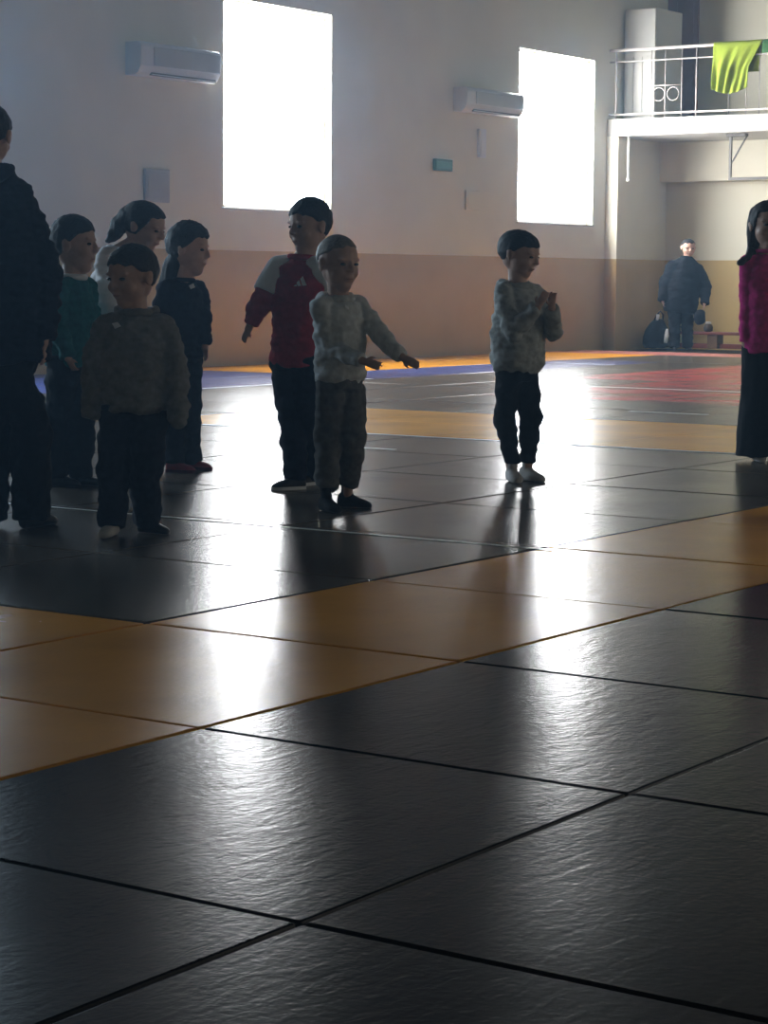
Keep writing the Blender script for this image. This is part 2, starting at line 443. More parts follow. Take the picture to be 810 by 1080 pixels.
# ------------------------------------------------------------------ WALL FITTINGS
def air_conditioner(x0, x1, z0, z1, label):
    r = empty('air_conditioner', ((x0+x1)/2, WY, z0), label, 'air conditioner', 'wall air conditioners between the windows')
    o = r.location; yb, yf = WY-.004, WY-.24
    # body profile swept along x: flat top, rounded front, undercut bottom
    prof = [(yb, z1), (yf+.05, z1), (yf+.015, z1-.02), (yf, z1-.06), (yf+.01, z0+.10), (yf+.05, z0+.03), (yf+.10, z0), (yb, z0)]
    n = len(prof); v = [(x, y, z) for x in (x0, x1) for y, z in prof]
    f = [tuple(range(n)), tuple(range(2*n-1, n-1, -1))] + [(k, n+k, n+(k+1) % n, (k+1) % n) for k in range(n)]
    MB().add(v, f).build('casing', 'plastic', r, o)
    MB().bbox((x0+.22, yf-.008, z0+.11), (x1-.02, yf+.002, z1-.05), .006).build('front_panel', 'plastic_face', r, o)
    MB().box((x0+.22, yf+.045, z0+.004), (x1-.04, yf+.07, z0+.045)).build('air_outlet', 'plastic_shadow', r, o)
    b = MB()
    for k in range(2): b.bbox((x0+.24, yf+.035-.012*k, z0+.012+.026*k), (x1-.06, yf+.048-.012*k, z0+.020+.026*k), .002)
    b.build('louver', 'plastic', r, o)
    return r
M['plastic_face'] = material('plastic_face', (.42, .45, .48), .4, .03, 6)
air_conditioner(19.85, 21.28, 3.33, 3.70, 'white wall air conditioner by the larger window, above the group of children')
air_conditioner(26.70, 28.22, 3.37, 3.70, 'white wall air conditioner close beside the farther window')
def wall_box(name, x0, x1, z0, z1, dep, mt, label, cat, inner=None, inner_mat=None):
    r = tag(MB().bbox((x0, WY-dep, z0), (x1, WY-.001, z1), .008).build(name, mt, None, ((x0+x1)/2, WY, z0)), label, cat)
    if inner: MB().bbox((x0+inner, WY-dep-.006, z0+inner), (x1-inner, WY-dep+.004, z1-inner), .003).build('face_plate', inner_mat, r, r.location)
    return r
wall_box('exit_sign', 26.20, 26.64, 2.54, 2.70, .05, 'green_sign', 'small dark green sign high on the wall between the windows', 'sign', .03, 'green_sign_face')
wall_box('cable_trunking', 27.33, 27.51, 2.77, 3.17, .05, 'plastic', 'short white vertical cable trunking under the air conditioner by the far window', 'trunking', .03, 'plastic')
M['panel_grey'] = material('panel_grey', (.36, .36, .38), .6, .05, 6)
wall_box('electrical_panel', 20.15, 20.58, 1.92, 2.30, .04, 'panel_grey', 'grey flush panel on the wall below the air conditioner above the children', 'panel', .04, 'panel_grey')
wall_box('electrical_panel', 27.03, 27.40, 2.03, 2.30, .03, 'wall_upper', 'pale flush panel on the wall below the air conditioner by the far window', 'panel', .03, 'wall_upper')
# hanging white pipe under the balcony
r = tag(MB().tube([(31.25, 16.62, 3.27), (31.25, 16.62, 2.60)], .022, 12).build('hanging_strip', 'white', None, (31.25, 16.62, 3.27), True),
        'thin white pipe hanging down from the balcony next to the pilaster', 'strip')
MB().tube([(31.25, 16.62, 2.63), (31.25, 16.62, 2.585)], .028, 12).build('strip_collar', 'white', r, r.location)  # thin white upright strip below the slab, built as a tube
# folding backboard frame under the balcony
fx = 31.45
q0, q1 = on_x(771, 144, fx), on_x(771, 188, fx)
zt, zb, ya = 3.27, q1.z, q0.y
ye = ya - 1.9
r = empty('backboard_frame', (fx, ya-.9, zt), 'dark steel frame hanging from the underside of the balcony', 'frame')
MB().box((fx-.02, ya-.018, zb), (fx+.02, ya+.018, zt)).box((fx-.02, ye-.018, zb), (fx+.02, ye+.018, zt)).build('upright', 'dark_steel', r, r.location)
MB().box((fx-.025, ye-.018, zb-.03), (fx+.025, ya+.018, zb+.012)).build('bottom_bar', 'dark_steel', r, r.location)
MB().bbox((fx-.06, ya-.26, zt-.045), (fx+.06, ya+.06, zt), .008).build('mounting_plate', 'dark_steel', r, r.location)
q2, q3 = on_x(788, 146, fx), on_x(773, 173, fx)
MB().tube([(fx, q2.y, zt-.03), (fx, ya-.01, q3.z)], .013, 8).build('brace', 'dark_steel', r, r.location)

# ------------------------------------------------------------------ BALCONY
SL = 3.53
# cabinet
cf = 31.58; cy1 = WY-.03; cy0 = on_x(692, 60, cf).y; cx1 = on_y(719, 60, cy0).x
ctop = on_x(692, 8, cf).z
cz = on_x(692, 55, cf).z
r = empty('cabinet', (cf, (cy0+cy1)/2, SL), 'tall white cabinet standing in the corner of the balcony', 'cabinet')
MB().bbox((cf, cy0, SL), (cx1, cy1, ctop), .012).build('carcass', 'white', r, r.location)
MB().bbox((cf-.022, cy0+.01, cz+.03), (cf+.001, cy1-.01, ctop-.01), .006).build('upper_door', 'white', r, r.location)
ld = MB().bbox((cf-.018, cy0+.01, SL+.03), (cf+.001, cy1-.01, cz+.01), .006).build('lower_door', 'white', r, r.location)
w = cy1 - cy0
for k in range(3):
    ym = cy0 + w*(.2 + .28*k)
    MB().bbox((cf-.034, ym-.045, SL+.08), (cf-.017, ym+.045, cz-.06), .005).build('batten', 'white', ld, r.location)
# railing
rz, mz, bz = 4.575, 4.40, 3.60
ry0, ry1 = Y0+.2, WY-.01
rx = XB + .06
r = empty('balcony_railing', (rx, 12., SL), 'thin pale metal railing with ring ornaments along the balcony edge', 'railing')
MB().tube([(rx, ry0, rz), (rx, ry1, rz)], .024, 10).build('handrail', 'steel', r, r.location, True)
MB().tube([(rx, ry0, mz), (rx, ry1, mz)], .010, 8).build('upper_rail', 'steel', r, r.location, True)
MB().tube([(rx, ry0, bz), (rx, ry1, bz)], .016, 8).build('lower_rail', 'steel', r, r.location, True)
def yy(px): return on_x(px, 90, rx).y
for px in (650, 687, 701.5, 719, 734.5, 769, 787, 801):
    MB().tube([(rx, yy(px), SL), (rx, yy(px), rz)], .013 if px in (650, 734.5, 769) else .008, 8).build('post', 'steel' if px != 769 else 'dark_steel', r, r.location, True)
y = yy(801) - .5
while y > 10:
    MB().tube([(rx, y, SL), (rx, y, rz)], .009, 8).build('post', 'steel', r, r.location, True); y -= .27
za = on_x(700, 90, rx).z
b = MB(); b.tube([(rx, yy(690), za), (rx, yy(719), za)], .008, 8)
for px in (695, 710):
    c = Vector((rx, yy(px), za-.13)); rad = .10
    b.tube([c + Vector((0, math.cos(a)*rad, math.sin(a)*rad)) for a in [2*math.pi*k/20 for k in range(20)]], .008, 6, True)
b.build('ring_ornament', 'steel', r, r.location, True)
# lime cloth over the handrail: two hanging leaves with swag folds
def towel():
    tx0, tx1 = on_x(752, 60, rx-.05).y, on_x(803, 60, rx-.05).y
    nU, nV = 40, 34
    H1, H2 = 0.70, .42
    rr = .038
    def P(u, s):
        # s: 0 front hem ... 1 back hem
        L1, LA = H1*(1 - .07*u**2.2 - .05*(1-u)**4), math.pi*rr
        tot = L1 + LA + H2; d = s*tot
        ycoord = tx0 + (tx1-tx0)*u
        if d < L1:
            h = L1 - d; z = rz - h; x = rx - rr
        elif d < L1 + LA:
            a = (d-L1)/rr; z = rz + math.sin(a)*rr; x = rx - math.cos(a)*rr; h = 0
        else:
            h = d - L1 - LA; z = rz - h; x = rx + rr
        k = min(1, h/.35)
        # swag: folds hang as nested curves between the two ends
        fold = .030*k*math.sin((u*3.2 + .55*(1-abs(2*u-1.05))*(h/.7)*4)*math.pi*1.5) + .012*k*math.sin(u*31 + h*9)
        ycoord += u**1.4*.26*k*abs(tx1-tx0)*(1 if d < L1 else .4)
        x += (fold - .03*k)*(1 if d < L1 else -1)
        z += .05*k*math.sin(u*math.pi)*(-1) if d < L1 else 0
        return Vector((x, ycoord, z))
    vs = [P(i/nU, j/nV) for i in range(nU+1) for j in range(nV+1)]
    fs = [(i*(nV+1)+j, (i+1)*(nV+1)+j, (i+1)*(nV+1)+j+1, i*(nV+1)+j+1) for i in range(nU) for j in range(nV)]
    org = Vector((rx, (tx0+tx1)/2, rz))
    o = MB().add(vs, fs).build('towel', 'lime', None, org, True)
    so = o.modifiers.new('thick', 'SOLIDIFY'); so.thickness = .008; so.offset = 0
    tag(o, 'lime green cloth draped over the balcony handrail', 'towel')
towel()
# white corner of another cloth on the handrail, at the edge of the frame
def small_cloth():
    y1_ = on_x(805.5, 45, rx).y; y0_ = y1_ - .5; vs, fs = [], []
    for i in range(13):
        for j, (dx, dz) in enumerate([(-.045, -.16), (-.042, -.08), (-.036, 0), (-.02, .03), (0, .037), (.02, .03), (.036, 0), (.042, -.1)]):
            vs.append((rx+dx + (.008*math.sin(i*1.3) if dz < -.05 else 0), y1_ + (y0_-y1_)*i/12, rz+dz))
    for i in range(12):
        for j in range(7): fs.append((i*8+j, (i+1)*8+j, (i+1)*8+j+1, i*8+j+1))
    o = MB().add(vs, fs).build('towel', 'small_green', None, (rx, (y0_+y1_)/2, rz), True)
    so = o.modifiers.new('thick', 'SOLIDIFY'); so.thickness = .006; so.offset = 0
    tag(o, 'small dark green cloth on the handrail right beside the lime cloth', 'towel')
cloth('small_green', (.05, .13, .05)); small_cloth()

# ------------------------------------------------------------------ BENCH, BAG, CUP at the end wall
bx0, bx1, by0, by1 = 32.35, 32.63, 12.4, 16.78
r = empty('gym_bench', ((bx0+bx1)/2, 14.6, 0), 'low dark red wooden gym bench along the end wall under the balcony', 'bench')
MB().bbox((bx0, by0, .215), (bx1, by1, .26), .008).build('seat', 'wood_red', r, r.location)
MB().bbox((bx0+.10, by0+.1, .0), (bx1-.10, by1-.1, .075), .006).build('stretcher', 'wood_red', r, r.location)
for yc in (15.68, 13.9, 12.7, 16.5):
    MB().bbox((bx0+.03, yc-.09, .0), (bx1-.03, yc+.09, .215), .008).build('support', 'wood_brown', r, r.location)
c = on_x(747, 349, 32.5)
r = tag(MB().lathe([(.045, 0), (.07, .02), (.075, .07), (.06, .11), (.04, .125)], (32.5, c.y, .26), 16).build('drinking_cup', 'cup_brown', None, (32.5, c.y, .26), True),
        'small dark rounded cup standing on the bench beside the man', 'cup')
MB().lathe([(.040, .125), (.046, .13), (.046, .15), (.030, .16)], (32.5, c.y, .26), 16).build('lid', 'sock_pale', r, r.location, True)
# bag
bp = ground(688, 366.5); bp.x = 32.08; bp.y = on_x(690, 360, 32.08).y; bp.z = .0
def bag():
    c = bp; s = .0152
    secs = []
    for z, a, d_ in ((.0, .17, .10), (.05, .20, .125), (.18, .20, .13), (.30, .17, .115), (.40, .11, .08), (.45, .05, .04)):
        secs.append((c + UP*z + RT*(.02 if z < .2 else .06*(z/.45)), RT*a, HD*d_))
    r = fuse('shoulder_bag', [loft(secs, 20)], .012, 3, 'black_cloth', None, c.copy(), .012, (9, 9, 9), 3)
    tag(r, 'black and white bag standing on the floor beside the man', 'bag')
    pts = [c + UP*.40 + RT*(-.02), c + UP*.52 + RT*.03, c + UP*.58 + RT*.09, c + UP*.52 + RT*.13, c + UP*.40 + RT*.12]
    MB().tube([p - HD*.02 for p in pts], .014, 8).build('handle', 'black_cloth', r, c, True)
    b = MB()
    b.tube([c + UP*.08 + RT*.165 - HD*.10, c + UP*.2 + RT*.185 - HD*.10, c + UP*.30 + RT*.19 - HD*.07], [.03, .04, .02], 8)
    b.build('white_panel', 'white_cloth', r, c, True); b = MB()
    b.tube([c + UP*.44 + RT*.03 - HD*.06, c + UP*.52 + RT*.05 - HD*.03], [.02, .03], 8)
    b.build('white_panel', 'white_cloth', r, c, True)
bag()

# ------------------------------------------------------------------ PEOPLE
def facing(t):
    t = R(t); return (-HD*math.cos(t) + RT*math.sin(t)).normalized()

def hand_prims(wrist, d, palm_n, size, curl, thumb_side):
    """palm and five fingers; d towards the fingertips, palm_n out of the palm"""
    d = d.normalized(); palm_n = (palm_n - d*palm_n.dot(d)).normalized(); s = d.cross(palm_n).normalized()*thumb_side
    k = size; out = []
    p0, p1 = wrist, wrist + d*k*.52
    out.append(loft([(p0, s*k*.13, palm_n*k*.09), (p0 + d*k*.18, s*k*.19, palm_n*k*.10), (p1 - d*k*.05, s*k*.225, palm_n*k*.09), (p1 + d*k*.03, s*k*.21, palm_n*k*.065)], 14))
    ax = s
    for q, (off, ln) in enumerate(((.165, .40), (.055, .46), (-.055, .42), (-.16, .33))):
        p = p1 + s*k*off; dd = d + s*off*.35; dd.normalize(); r0 = k*.052
        pts, rs = [p - d*k*.08], [r0*1.05]
        pts.append(p); rs.append(r0)
        cur = dd
        for seg, fr in enumerate((.42, .32, .26)):
            ang = curl*(.55, .9, .7)[seg]
            cur = (Matrix.Rotation(ang*thumb_side, 3, ax) @ cur)
            if cur.dot(palm_n) < 0 and seg == 0 and ang > .05:
                pass
            p = p + cur*k*ln*fr; pts.append(p); rs.append(r0*(1 - .12*(seg+1)))
        out += chain(pts, rs)
    t0 = wrist + d*k*.14 + s*k*.13; t1 = t0 + (d*.55 + s*.7 + palm_n*.35).normalized()*k*.2; t2 = t1 + (d*.9 + s*.15 + palm_n*(.3+curl*.3)).normalized()*k*.2
    out += chain([t0, t1, t2], [k*.075, k*.06, k*.048])
    return out

def head_prims(c, h, w, F, tilt=0., roll=0.):
    """c: centre of the head, h: chin to crown, w: width"""
    S = F.cross(UP).normalized()                       # the head's own right
    rot = Matrix.Rotation(R(-tilt), 3, S) if tilt else Matrix.Identity(3)
    if roll: rot = Matrix.Rotation(R(roll), 3, F) @ rot
    f, u, s = rot @ F, rot @ UP, rot @ S
    k = w/.74
    def P(x, y, z): return c + s*x*k + f*y*k + u*z*h
    out = []
    def E(x, y, z, a, b_, cc): out.append(ellipsoid(P(x, y, z), [s*a*k, f*b_*k, u*cc*h], 20, 12))
    E(0, -.05, .12, .37, .46, .38)
    E(0, .10, -.10, .31, .30, .36)
    E(0, .19, -.36, .16, .16, .135)
    E(0, -.09, -.12, .27, .27, .26)
    for sg in (-1, 1):
        E(.15*sg, .22, -.13, .15, .16, .12)
        E(.37*sg, -.05, -.03, .035, .09, .12)
        E(.385*sg, -.07, .02, .035, .07, .07)
        E(.15*sg, .335, .085, .12, .06, .03)
    out += chain([P(0, .385, .06), P(0, .455, -.09)], [.035*k, .055*k])
    E(0, .43, -.105, .085, .06, .035)
    E(0, .37, -.225, .10, .045, .02); E(0, .36, -.265, .085, .05, .022)
    eyes = []
    for sg in (-1, 1): eyes.append((ellipsoid(P(.15*sg, .352, .01), [s*.065*k, f*.045*k, u*.026*h], 12, 8), 'eye'))
    eyes.append((ellipsoid(P(0, .385, -.246), [s*.09*k, f*.035*k, u*.009*h], 12, 8), 'lip'))
    return out, eyes, (P, s, f, u, k, h)

def hair_mesh(name, frame, mat, parent, origin, style='short', seed=0, thick=1.0):
    P, s, f, u, k, h = frame
    n, m = 72, 44; vs, fs = [], []
    for i in range(m+1):
        th = math.pi*i/m
        for j in range(n):
            a = 2*math.pi*j/n               # a=0 in front
            dx, dy, dz = math.sin(th)*math.sin(a), math.sin(th)*math.cos(a), math.cos(th)
            fr = math.cos(a)
            # hairline height (dz value below which there is no hair)
            tab = {'crop': ((1, .42), (.55, .40), (.30, .12), (-.2, .0), (-.5, -.55), (-1, -.62)),
                   'long': ((1, .40), (.66, .36), (.45, -.30), (.2, -.75), (.0, -1.1), (-1, -1.1)),
                   'curly': ((1, .28), (.62, .26), (.35, -.10), (.0, -.35), (-.35, -.85), (-1, -1.)),
                   'short': ((1, .24), (.70, .20), (.42, .0), (.02, -.26), (-.30, -.66), (-.6, -.90), (-1, -.95))}[style]
            for (f1, l1), (f0, l0) in zip(tab[:-1], tab[1:]):
                if fr >= f0: line = l0 + (l1-l0)*(fr-f0)/(f1-f0); break
            line += .13*noise.noise(Vector((math.cos(a)*3, math.sin(a)*3, seed*2.3)))
            g = max(0., min(1., (dz - line)/.16 + .5))
            strand = noise.noise(Vector((dx*7+seed, dy*7, dz*2.2))) + .5*noise.noise(Vector((dx*15, dy*15+seed, dz*4)))
            amp = {'crop': .015, 'short': .045, 'long': .04, 'curly': .08}[style]
            t = {'crop': .03, 'short': .055, 'long': .07, 'curly': .12}[style]*thick
            rad = 1 + t + amp*strand if g > 0 else .8
            rad = .80 + (rad - .80)*g
            vs.append(P(dx*.37*rad, -.05 + dy*.46*rad, .12 + dz*.38*rad) - origin + origin)
    for i in range(m):
        for j in range(n): fs.append((i*n+j, (i+1)*n+j, (i+1)*n+(j+1) % n, i*n+(j+1) % n))
    o = MB().add(vs, fs).build(name, mat, parent, origin, True)
    return o

def shoe(name, ankle_g, t, size, sk, parent, origin, mat, sole=None, high=.09):
    """foot-shaped shoe or sock: ankle_g on the ground under the ankle"""
    d = facing(t); s = d.cross(UP)
    L, W = size, size*.19
    heel = ankle_g - d*L*.27
    secs = []
    prims = []
    body = [(0.0, .55, .30), (.06, .85, .42), (.25, .92, .44), (.45, .95, .36), (.62, 1.08, .28), (.80, 1.05, .22), (.93, .75, .17), (1.0, .35, .10)]
    for x, w, hgt in body:
        hh = hgt*L*.5
        secs.append((heel + d*L*x + UP*(hh*.98), s*W*w, UP*hh))
    prims.append(loft(secs, 18, .8))
    prims += chain([ankle_g + UP*L*.2, ankle_g + UP*(high)], [W*.85, W*.88])
    o = fuse(name, prims, max(.006, L*.03), 3, mat, parent, origin)
    if sole:
        b = MB(); vs = []; fs = []
        outl = [(x, w) for x, w, _ in body]
        ring = [heel + d*L*x + s*W*w*1.06 for x, w in outl] + [heel + d*L*x - s*W*w*1.06 for x, w in reversed(outl)]
        n = len(ring); vs = ring + [p + UP*L*.09 for p in ring]
        fs = [tuple(range(n)), tuple(range(2*n-1, n-1, -1))] + [(q, n+q, n+(q+1) % n, (q+1) % n) for q in range(n)]
        b.add(vs, fs).build('sole', sole, o, origin)
    return o

def decal(name, polys, garment, origin, mat, parent, off=.004):
    """print on a garment: polygons given as outlines, laid on the cloth"""
    bm = bmesh.new(); bm.from_mesh(garment.data); bv = BVHTree.FromBMesh(bm); bm.free()
    b = MB()
    for poly in polys:
        # fan-subdivided quads
        (a, b_, c, d) = [Vector(p) for p in poly]
        n = 4; grid = []
        for i in range(n+1):
            for j in range(n+1):
                u, v = i/n, j/n
                p = (a*(1-u) + b_*u)*(1-v) + (d*(1-u) + c*u)*v
                dr = ray(p.x, p.y).normalized()
                hit = bv.ray_cast(CAM - origin, dr)
                q = hit[0] + origin if hit[0] is not None else None
                grid.append(q)
        if any(g is None for g in grid): continue
        vs = []
        for g in grid:
            t = (CAM - g).normalized(); vs.append(g + t*off)
        for g in grid:
            t = (CAM - g).normalized(); vs.append(g + t*off*.2)
        N_ = (n+1)**2; fs = []
        for i in range(n):
            for j in range(n):
                q = (i*(n+1)+j, (i+1)*(n+1)+j, (i+1)*(n+1)+j+1, i*(n+1)+j+1)
                fs.append(q); fs.append(tuple(N_+x for x in reversed(q)))
        edge = [i for i in range(n+1)] + [i*(n+1)+n for i in range(1, n+1)] + [n*(n+1)+j for j in range(n-1, -1, -1)] + [i*(n+1) for i in range(n-1, 0, -1)]
        edge = [j for j in range(n+1)] + [i*(n+1)+n for i in range(1, n+1)] + [n*(n+1)+j for j in range(n-1, -1, -1)] + [i*(n+1) for i in range(n-1, 0, -1)]
        for x, y_ in zip(edge, edge[1:]+edge[:1]): fs.append((x, y_, N_+y_, N_+x))
        b.add(vs, fs)
    if b.v: return b.build(name, mat, parent, origin)

def person(S):
    g = [ground(*ft[:2]) for ft in S['feet']]
    base = sum(g, Vector())/len(g); base.z = 0
    D0 = (base - CAM).dot(HD); s = D0/F_PX; kk = s*S.get('k', 1.)
    J = lambda q: at_depth(q[0], q[1], D0 + (q[2] if len(q) > 2 else 0.))
    B = facing(S['body']); SD = B.cross(UP).normalized()          # SD: the person's own right
    pel, nk = J(S['pelvis']), J(S['neck'])
    up = (nk - pel).normalized(); fr = (B - up*B.dot(up)).normalized(); sd = fr.cross(up).normalized()
    org = base
    hc = J(S['head'][:2] + ((S['head'][6],) if len(S['head']) > 6 else ()))
    _, _, hh, hw, ht, tilt = S['head'][:6]
    H, eyes, frame = head_prims(hc, hh*s, hw*s, facing(ht), tilt)
    sh = S['sh']*s
    shoulders = []
    arms = []
    for side, A in zip((1, -1), S['arms']):      # first the person's right arm
        p = nk - up*S.get('drop', 9)*s + sd*side*sh
        if len(A) > 3 and A[3]: p = J(A[3])
        arms.append((p, J(A[0]), J(A[1]), J(A[2]) if A[2] else None)); shoulders.append(p)
    hipw = S.get('hip', S['sh']*.5)*s
    legs = []
    for side, kn, ft, gg in zip((1, -1), S['knees'], S['feet'], g):
        hp = pel + SD*side*hipw
        ank = gg + UP*6.5*kk
        legs.append((hp, J(kn), ank, gg))
    # ---- body
    q = S.get('limb', 1.)*kk
    prims = list(H)
    prims += chain([nk - up*4*kk, hc - UP*hh*s*.30 - facing(ht)*hw*s*.08], [hw*s*.29, hw*s*.27])
    prims.append(loft([(pel - up*6*kk, sd*hipw*1.0, fr*hipw*.8), (pel + up*8*kk, sd*hipw*1.1, fr*hipw*.85), (pel.lerp(nk, .45), sd*sh*.60, fr*sh*.42), (pel.lerp(nk, .75), sd*sh*.70, fr*sh*.45),
                       (nk - up*9*kk, sd*sh*.60, fr*sh*.32), (nk - up*1*kk, sd*hw*s*.3, fr*hw*s*.3)]))
    for p, e, w_, hnd in arms:
        prims += chain([nk.lerp(p, .6), p, e, w_], [5.5*q, 6*q, 5*q, 4.2*q])
    for hp, kn, ank, gg in legs:
        prims += chain([hp, kn, ank], [10.5*q, 7.6*q, 4.8*q])
    for (p, e, w_, hnd), side in zip(arms, (1, -1)):
        if hnd is None: continue
        d = hnd - w_
        size = S.get('hand', 18)*s
        pn = S.get('palm') if side == 1 else S.get('palm2', S.get('palm'))
        pn = (fr*-1 if pn is None else facing(pn)) if not S.get('palm_in') else -sd*side
        prims += hand_prims(w_, d, pn, size, S.get('curl', .5), side)
    for (hp, kn, ank, gg), ft in zip(legs, S['feet']):
        dd = facing(ft[2]); L = S.get('foot', 36)*s*.85
        prims += chain([ank, gg + UP*4*kk - dd*4*kk], [5*q, 4*kk]); prims += chain([gg + UP*4*kk, gg + dd*L*.5 + UP*3.5*kk], [4.2*kk, 3.2*kk])
    vox = max(.0055, 1.25*kk)
    body = fuse('person', prims, vox, 2, S.get('skin', 'skin'), None, org, extra=eyes)
    tag(body, S['label'], 'person')
    # ---- hair
    hm = S.get('hair_mat', 'hair_black')
    hair = hair_mesh('hair', frame, hm, body, org, S.get('hair', 'short'), S.get('seed', 1))
    if S.get('tress'):
        pr = []
        for t_ in S['tress']:
            pts = [J(x[:3]) for x in t_]; pr += chain(pts, [x[3]*s for x in t_])
        fuse(S.get('tress_name', 'ponytail'), pr, max(.006, 1.0*s), 2, hm, body, org, .012, (30, 30, 6), 5)
    # ---- trousers or skirt
    tr = S['trousers']; tw = tr['r']
    pr = []
    hem = tr.get('hem', 9)*s
    pr.append(loft([(pel - up*8*kk, sd*tw[0]*1.5*s, fr*tw[0]*1.2*s), (pel, sd*tr['hipw']*s, fr*tr['hipd']*s), (pel + up*16*kk, sd*tr['hipw']*.97*s, fr*tr['hipd']*.95*s), (pel + up*22*kk, sd*tr['hipw']*.9*s, fr*tr['hipd']*.9*s)], 24, .9))
    for hp, kn, ank, gg in legs:
        low = ank + (gg - ank)*(1 - hem/max(1e-6, (ank-gg).length)) if hem < 6.5*kk else ank + UP*(hem - 6.5*kk)
        low.x, low.y = ank.x, ank.y
        mid = kn.lerp(low, .5)
        pr += chain([hp, kn, mid, low], [tw[0]*s, tw[1]*s, tw[2]*s, tw[3]*s], False)
        pr.append(ball(hp, tw[0]*s))
        if tr.get('cuff'): pr += [cone(low - UP*0*s, tr['cuff']*s*.95, low + UP*5*kk, tr['cuff']*s)]
    if tr.get('skirt'):
        sk = tr['skirt']; fl = base.copy()
        fl.z = 3*s
        c2 = J(sk['hem'])
        c2.z = max(c2.z, 2*s)
        pr.append(loft([(pel + up*14*s, sd*sk['r'][0]*s, fr*sk['r'][0]*.8*s), (pel.lerp(c2, .35), sd*sk['r'][1]*s, fr*sk['r'][1]*.8*s), (pel.lerp(c2, .7), sd*sk['r'][2]*s, fr*sk['r'][2]*.8*s), (c2, sd*sk['r'][3]*s, fr*sk['r'][3]*.8*s)]))
    trs = fuse(tr.get('name', 'trousers'), pr, max(.008, 1.5*kk), 4, tr['mat'], body, org, tr.get('fold', .012), tr.get('fscale', (13, 13, 17)), S.get('seed', 1))
    # ---- top
    tp = S['top']
    pr = []
    secs = []
    for t_, wd, dp, *dx in tp['secs']:
        c_ = pel + (nk - pel)*t_ + (RT*dx[0]*s if dx else Vector())
        secs.append((c_, sd*wd*s, fr*dp*s))
    pr.append(loft(secs, 28, .9))
    slv = tp['sleeve']
    cover = tp.get('cover', 1.0)
    for k, (p, e, w_, hnd) in enumerate(arms):
        end = e.lerp(w_, cover) if cover <= 1 else w_ + (w_ - e).normalized()*(cover-1)*20*s
        m1 = p.lerp(e, .5)
        pr += chain([nk.lerp(p, .5) - up*2*kk, p, m1, e, e.lerp(end, .5), end], [slv[0]*.8*s, slv[0]*s, slv[1]*1.05*s, slv[1]*s, slv[2]*1.08*s, slv[2]*s], False)
        pr.append(ball(nk.lerp(p, .5) - up*2*kk, slv[0]*.8*s))
        if tp.get('cuff'): pr.append(cone(end - (end-e).normalized()*4*s, tp['cuff']*s, end + (end-e).normalized()*1*s, tp['cuff']*s))
        if cover > 1: pr.append(ball(end, slv[2]*s))
    top = fuse(tp['name'], pr, max(.007, 1.4*kk), tp.get('smooth', 4), tp['mat'], body, org, tp.get('fold', .014), tp.get('fscale', (13, 13, 24)), S.get('seed', 1)+9)
    if tp.get('hood'):
        a, h_ = tp['hood'], []
        c0 = nk - fr*hw*s*.16 + up*1*s
        ring = []
        for k in range(13):
            an = math.pi*(-.02 + 1.04*k/12)
            x, y_ = math.cos(an), -math.sin(an)
            ring.append(c0 + sd*x*hw*s*.44 + fr*(y_*hw*s*.42 + hw*s*.1) + up*(a*.15*s - .12*hw*s*max(0, -y_)))
        h_ = chain(ring, [a*s*(.22 + .62*math.sin(math.pi*k/12)) for k in range(13)])
        c1 = nk - up*1.5*kk
        cr_ = [c1 + sd*math.cos(x)*hw*s*.34 + fr*math.sin(x)*hw*s*.33 for x in [2*math.pi*k/16 for k in range(17)]]
        h_ += chain(cr_, [3.6*kk]*17)
        fuse('hood', h_, max(.007, 1.4*kk), 3, tp.get('hood_mat', tp['mat']), top, org, .008, (20, 20, 20), 4)
    elif tp.get('collar'):
        ring = [nk + up*tp.get('collar_up', 1)*s + sd*math.cos(a)*hw*s*.33 + fr*math.sin(a)*hw*s*.31 for a in [2*math.pi*k/16 for k in range(17)]]
        fuse('collar', chain(ring, [tp['collar']*s]*17), max(.006, 1.2*s), 2, tp.get('collar_mat', tp['mat']), top, org)
    # ---- footwear
    for k, ((hp, kn, ank, gg), ft) in enumerate(zip(legs, S['feet'])):
        fw = S['shoes'][k] if isinstance(S['shoes'], list) else S['shoes']
        shoe(fw['name'], gg, ft[2], S.get('foot', 36)*s, s, body, org, fw['mat'], fw.get('sole'), fw.get('high', 13)*s)
    for dc in S.get('decals', []): decal(dc['name'], dc['polys'], top, org, dc['mat'], top)
    return dict(body=body, top=top, org=org, s=s, J=J, arms=arms, nk=nk, up=up, fr=fr, sd=sd, D0=D0)

SOCKP = dict(name='sock', mat='sock_pale', high=28)
SOCKB = dict(name='sock', mat='sock_black', high=32)
# boy in the grey hoodie, reaching out
person(dict(label='boy in light grey hoodie and grey trousers reaching both arms out sideways', feet=[(344, 539, 30), (366, 535, 72)],
    body=40, pelvis=(359, 403), neck=(358, 314), head=(357, 278, 59, 40, 38, 4), sh=25, hip=12, drop=10, foot=38, hand=23, palm=180, curl=.35,
    arms=[((351, 368, -.08), (384, 381, -.22), (399, 386, -.26)), ((409, 362, -.02), (425, 377, -.10), (438, 384, -.14))],
    knees=[(346, 462), (371, 461)], hair='crop', hair_mat='hair_fair', seed=2,
    trousers=dict(mat='grey_dark', r=(16, 14.5, 13, 11), hipw=25, hipd=21, hem=25, cuff=11.5, fold=.014),
    top=dict(name='hoodie', mat='light_grey', secs=[(-.02, 24, 20), (.08, 27.5, 23), (.35, 27, 22.5), (.68, 28, 22), (.9, 24, 17), (.98, 13, 12)], sleeve=(11, 9.5, 7.5), hood=10, cover=.9, cuff=7.5, fold=.012),
    shoes=SOCKB, decals=[dict(name='emblem', mat='white_cloth', polys=[((364, 321), (368, 324), (368, 327), (364, 324))])]))
